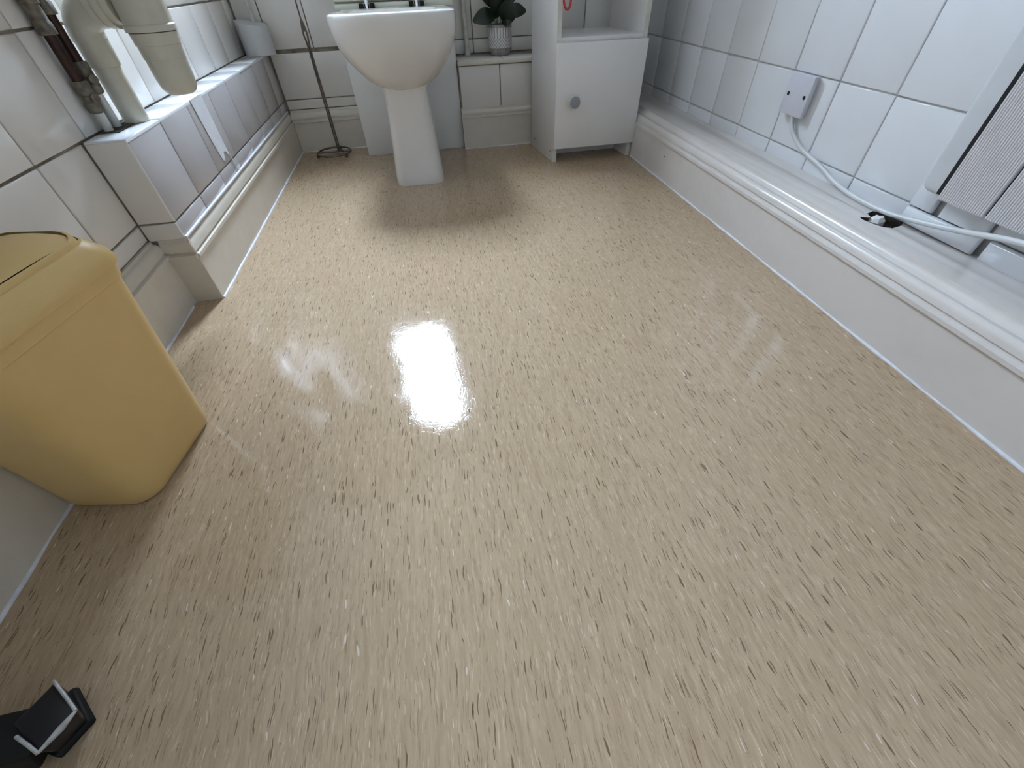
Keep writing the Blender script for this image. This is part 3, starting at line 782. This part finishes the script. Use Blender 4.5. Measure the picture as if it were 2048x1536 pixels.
# ---------------------------------------------------------------- tape strip on the boxing
tp_ = thing('tape_strip', 'ragged white tape strip stuck down the tiled boxing on the left', 'tape', (BX + 0.0012, 1.33, 0.26))
v = [(0, -0.031, 0.079), (0, 0.043, 0.079), (0, 0.044, 0.04), (0, 0.046, -0.02), (0, 0.048, -0.06), (0, 0.040, -0.058), (0, 0.036, -0.049), (0, 0.020, -0.046), (0, 0.006, -0.064), (0, -0.006, -0.060), (0, -0.016, -0.02), (0, -0.024, 0.03)]
nn = len(v)
vv = v + [(0.0007, y, z) for _, y, z in v]
obj_from('strip', mesh('strip', vv, [tuple(range(nn)), tuple(range(nn, 2 * nn))] + [(i, (i + 1) % nn, nn + (i + 1) % nn, nn + i) for i in range(nn)]), M_TAPE, tp_)
box('folded_end', (-0.045, -0.031, 0.0785), (0.0008, 0.043, 0.0793), M_TAPE, tp_)
tube('drip', [(0.0005, 0.047, -0.055), (0.0005, 0.057, -0.085), (0.0005, 0.064, -0.107)], 0.0016, M_TAPE, tp_, 6)

# ---------------------------------------------------------------- swing-lid bin
BC = Vector((-0.525, 0.4975)); ang = math.atan2(-0.18, 0.98)
bin_ = thing('swing_bin', 'mustard yellow plastic swing-lid bin against the left skirting', 'bin', (BC.x, BC.y, 0))
bin_.rotation_euler = (0, 0, ang)
def rrect(cx, cy, hw, hd, r, z, m=7):
    out = []
    for (sx, sy, a0) in ((1, 1, 0), (-1, 1, 90), (-1, -1, 180), (1, -1, 270)):
        for k in range(m + 1):
            a = math.radians(a0 + 90 * k / m)
            out.append((cx + sx * (hw - r) + r * math.cos(a), cy + sy * (hd - r) + r * math.sin(a), z))
    return out
def bin_ring(t, grow=0.0, z=None):
    return rrect(0.015 * t, 0.0, 0.070 + 0.007 * t + grow, 0.090 + 0.022 * t + grow, 0.034, 0.29 * t if z is None else z)
body = [rrect(0, 0, 0.064, 0.084, 0.032, 0.0), rrect(0, 0, 0.068, 0.088, 0.033, 0.002), bin_ring(0.03)]
for t in (0.1, 0.2, 0.35, 0.5, 0.65, 0.8, 0.9): body.append(bin_ring(t))
body.append(bin_ring(0.93)); body.append(bin_ring(0.935, 0.0018)); body.append(bin_ring(1.0, 0.0018))
loft('body', body, M_BIN, bin_, cap1=False, smooth=35)
lathe('moulding_mark', [(0.0065, 0.0), (0.0065, 0.0008), (0.0055, 0.001), (0.0050, 0.0002)], M_BIN, bin_, (0.0730, 0.055, 0.062), (1, 0, -0.09), n=18)
def lidz(x, y): return 0.3165 + 0.022 * (1 - min(1.0, (x / 0.085) ** 2)) * (1 - 0.5 * min(1, (y / 0.12) ** 2))
lid = [bin_ring(1.0, 0.0005, 0.2875), bin_ring(1.0, 0.0050, 0.288), bin_ring(1.0, 0.0052, 0.293), bin_ring(1.0, 0.0030, 0.303), bin_ring(1.0, -0.0065, 0.3175), bin_ring(1.0, -0.0085, 0.3195), bin_ring(1.0, -0.0110, 0.3195)]
for g in (-0.0125, -0.0150):
    lid.append([(x, y, lidz(x - 0.015, y)) for x, y, _ in bin_ring(1.0, g, 0)])
loft('lid_frame', lid, M_BIN, bin_, cap0=False, cap1=False, smooth=35)
def flap():
    cols, rows_ = 14, 18; v = []; f = []
    hw, hd = 0.0595, 0.0925
    for j in range(rows_ + 1):
        for i in range(cols + 1):
            x = -hw + 2 * hw * i / cols; y = -hd + 2 * hd * j / rows_
            rr = 0.022
            ax, ay = abs(x), abs(y)
            if ax > hw - rr and ay > hd - rr:
                dx, dy = ax - (hw - rr), ay - (hd - rr); dd = max(dx, dy); l = math.hypot(dx, dy)
                if l > 1e-6:
                    dx, dy = dx / l * dd, dy / l * dd
                    x = math.copysign(hw - rr + dx, x); y = math.copysign(hd - rr + dy, y)
            v.append((x + 0.015, y, lidz(x, y) - 0.0022))
    for j in range(rows_):
        for i in range(cols):
            a = j * (cols + 1) + i; f.append((a, a + 1, a + cols + 2, a + cols + 1))
    o = obj_from('swing_flap', mesh('swing_flap', v, f), M_BIN, bin_, 180)
    return o
flap()
loft('flap_gap', [[(x, y, lidz(x - 0.015, y) - 0.006) for x, y, _ in bin_ring(1.0, -0.010, 0)], [(x, y, lidz(x - 0.015, y) - 0.007) for x, y, _ in bin_ring(1.0, -0.030, 0)]], M_DARK, bin_, cap0=False, cap1=True, smooth=180)

# ---------------------------------------------------------------- black foot in the lower left corner
ft = thing('furniture_foot', 'glossy black angular furniture foot with worn silver edges, in the lower left corner', 'furniture foot', (-0.455, 0.142, 0))
def fp(x, y, z): return (x + 0.455, y - 0.142, z)
hexa('rubber_pad', [fp(-0.500, 0.135, 0), fp(-0.447, 0.112, 0), fp(-0.428, 0.139, 0), fp(-0.463, 0.175, 0), fp(-0.500, 0.135, 0.008), fp(-0.449, 0.113, 0.008), fp(-0.431, 0.1385, 0.008), fp(-0.4635, 0.173, 0.008)], M_BLACK, ft, 0.002)
hexa('block', [fp(-0.492, 0.140, 0.008), fp(-0.446, 0.116, 0.008), fp(-0.432, 0.138, 0.008), fp(-0.466, 0.170, 0.008), fp(-0.468, 0.138, 0.050), fp(-0.430, 0.109, 0.050), fp(-0.414, 0.138, 0.046), fp(-0.451, 0.170, 0.046)], M_BLACK_GLOSS, ft, 0.003)
tube('edge_trim', [fp(-0.451, 0.1695, 0.0475), fp(-0.433, 0.154, 0.0475), fp(-0.4155, 0.1385, 0.0475)], 0.0016, M_EDGE_SILVER, ft, 8)
tube('edge_trim', [fp(-0.4155, 0.1385, 0.0475), fp(-0.4215, 0.126, 0.0485), fp(-0.4305, 0.110, 0.0505)], lambda t: 0.0014 + 0.0018 * math.sin(math.pi * min(1, t * 1.1)), M_EDGE_SILVER, ft, 8)
tube('edge_trim', [fp(-0.4305, 0.110, 0.0505), fp(-0.441, 0.117, 0.0515), fp(-0.458, 0.127, 0.0505)], 0.0016, M_EDGE_SILVER, ft, 8)
hexa('arm', [fp(-0.585, 0.105, 0.010), fp(-0.455, 0.105, 0.010), fp(-0.452, 0.140, 0.010), fp(-0.585, 0.150, 0.010), fp(-0.585, 0.105, 0.040), fp(-0.440, 0.110, 0.046), fp(-0.450, 0.152, 0.046), fp(-0.585, 0.150, 0.040)], M_BLACK, ft, 0.004)

# ---------------------------------------------------------------- fused spur and its cable
sp = thing('fused_spur', 'white square cable outlet plate with two dark screws on the right tiled wall', 'outlet', (XR, 1.077, 0.297))
box('back_box', (-0.0075, -0.036, -0.038), (0.002, 0.037, 0.040), M_SPUR, sp, 0.0015)
plate = box('plate', (-0.0185, -0.0415, -0.0420), (-0.0070, 0.0415, 0.0425), M_SPUR, sp, 0.002)
for yy in (-0.0295, 0.0285):
    lathe('screw_recess', [(0.0044, 0.0), (0.0044, 0.0006), (0.003, 0.0004)], M_DARK, plate, (-0.0183, yy, 0.0), (-1, 0, 0), n=16)
cable = thing('heater_cable', 'white cable looping from the outlet plate down over the ledge to the heater', 'cable', (XR, 1.07, 0.25))
cpts = [(0.919, 1.070, 0.2560), (0.919, 1.054, 0.228), (0.921, 1.005, 0.199), (0.921, 0.921, 0.181), (0.915, 0.853, 0.166), (0.905, 0.775, 0.162), (0.900, 0.686, 0.165), (0.896, 0.610, 0.178), (0.890, 0.535, 0.195), (0.872, 0.452, 0.2185), (0.850, 0.36, 0.235)]
tube('lead', [(x - XR, y - 1.07, z - 0.25) for x, y, z in cpts], 0.0049, M_CABLE, cable, 10, 6)

# ---------------------------------------------------------------- wall heater
ht = thing('wall_heater', 'pale grey wall heater with finely ribbed front panels, low on the right wall', 'heater', (XR, 0.35, 0.20))
HY0, HY1 = -0.15, 0.676
def hb(name, lo, hi, mat, parent=ht, bev=0.0):
    return box(name, (lo[0] - XR, lo[1] - 0.35, lo[2] - 0.20), (hi[0] - XR, hi[1] - 0.35, hi[2] - 0.20), mat, parent, bev)
# frame with rounded lower corner: side view outline in (y, z), swept in x
def frame_prof(y0, y1, z0, z1, r, m=8):
    out = []
    for (yy, zz, a0) in ((y1 - r, z0 + r, -90), (y1 - r, z1 - r, 0), (y0 + r, z1 - r, 90), (y0 + r, z0 + r, 180)):
        for k in range(m + 1):
            a = math.radians(a0 + 90 * k / m); out.append((yy + r * math.cos(a) - 0.35, zz + r * math.sin(a) - 0.20))
    return out
def plate_x(name, prof2, x0, x1, mat, bev):
    bm = bmesh.new(); k = len(prof2)
    a = [bm.verts.new((x0 - XR, p[0], p[1])) for p in prof2]; b = [bm.verts.new((x1 - XR, p[0], p[1])) for p in prof2]
    bm.faces.new(a); bm.faces.new(b)
    for i in range(k): bm.faces.new((a[i], a[(i + 1) % k], b[(i + 1) % k], b[i]))
    bmesh.ops.recalc_face_normals(bm, faces=bm.faces)
    if bev:
        e = [ed for ed in bm.edges if ed.verts[0] in a and ed.verts[1] in a]
        bmesh.ops.bevel(bm, geom=e, offset=bev, segments=3, affect='EDGES', profile=0.5)
    return obj_from(name, bm_mesh(name, bm), mat, ht, 40)
plate_x('back_frame', frame_prof(HY0, HY1 - 0.019, 0.2262, 0.62, 0.022), 0.889, 0.9265, M_GREY_PLASTIC, 0.009)
hb('side_gap', (0.8862, 0.607, 0.231), (0.8895, 0.6165, 0.60), M_DARK)
# two ribbed panels with a dark slot between
def ribbed(name, y0, y1):
    z0, z1 = 0.2265, 0.615
    pitch = 0.0038; n = int((y1 - y0) / pitch); bm = bmesh.new()
    prof = []
    for i in range(n):
        y = y0 + (y1 - y0) * i / n; w = (y1 - y0) / n
        prof += [(0.8810, y), (0.8800, y + 0.2 * w), (0.8798, y + 0.45 * w), (0.8805, y + 0.68 * w), (0.8826, y + 0.76 * w), (0.8826, y + 0.94 * w)]
    prof += [(0.8815, y1), (0.890, y1), (0.890, y0)]
    v0 = [bm.verts.new((x - XR, y - 0.35, z0 - 0.20)) for x, y in prof]; v1 = [bm.verts.new((x - XR, y - 0.35, z1 - 0.20)) for x, y in prof]
    k = len(prof)
    for i in range(k): bm.faces.new((v0[i], v0[(i + 1) % k], v1[(i + 1) % k], v1[i]))
    bm.faces.new(v0); bm.faces.new(v1)
    bmesh.ops.recalc_face_normals(bm, faces=bm.faces)
    return obj_from(name, bm_mesh(name, bm), M_GRILLE, ht)
for k in range(5):
    ribbed('ribbed_panel', 0.5250 - 0.0865 * k, 0.6062 - 0.0865 * k)
hb('panel_backing', (0.8880, 0.17, 0.228), (0.8895, 0.604, 0.612), M_DARK)

# ---------------------------------------------------------------- loose and broken tiles under the heater
lt = tile_mesh(0.150, 0.030, 0.006, M_TILE)
def loose(name, size, m, parent):
    o = bpy.data.objects.new(name, tile_mesh(size[0], size[1], 0.0075, M_TILE)); COL.objects.link(o); o.parent = parent; o.matrix_local = m; return o
def wall_tile(y0, y1, z0, z1, x, lean=0.0, yaw=0.0):
    U, V = Vector((0, -1, 0)), Vector((0, 0, 1)); N = U.cross(V)
    rot = Matrix((U, V, N)).transposed().to_4x4()
    mtx = Matrix.Translation((x, (y0 + y1) / 2, (z0 + z1) / 2)) @ Matrix.Rotation(yaw, 4, 'Z') @ rot @ Matrix.Rotation(lean, 4, 'X')
    return loose('tile', (y1 - y0, z1 - z0), mtx, wall_right)
wall_tile(0.6290, 0.6755, 0.186, 0.3365, XR - 0.003)
wall_tile(0.5265, 0.6130, 0.186, 0.3365, XR - 0.003)
wall_tile(0.5240, 0.6720, 0.1555, 0.1840, XR - 0.0085, -0.05, 0.015)
wall_tile(0.36, 0.511, 0.1490, 0.1855, XR - 0.0035)
wall_tile(0.20, 0.359, 0.1490, 0.1855, XR - 0.0035)
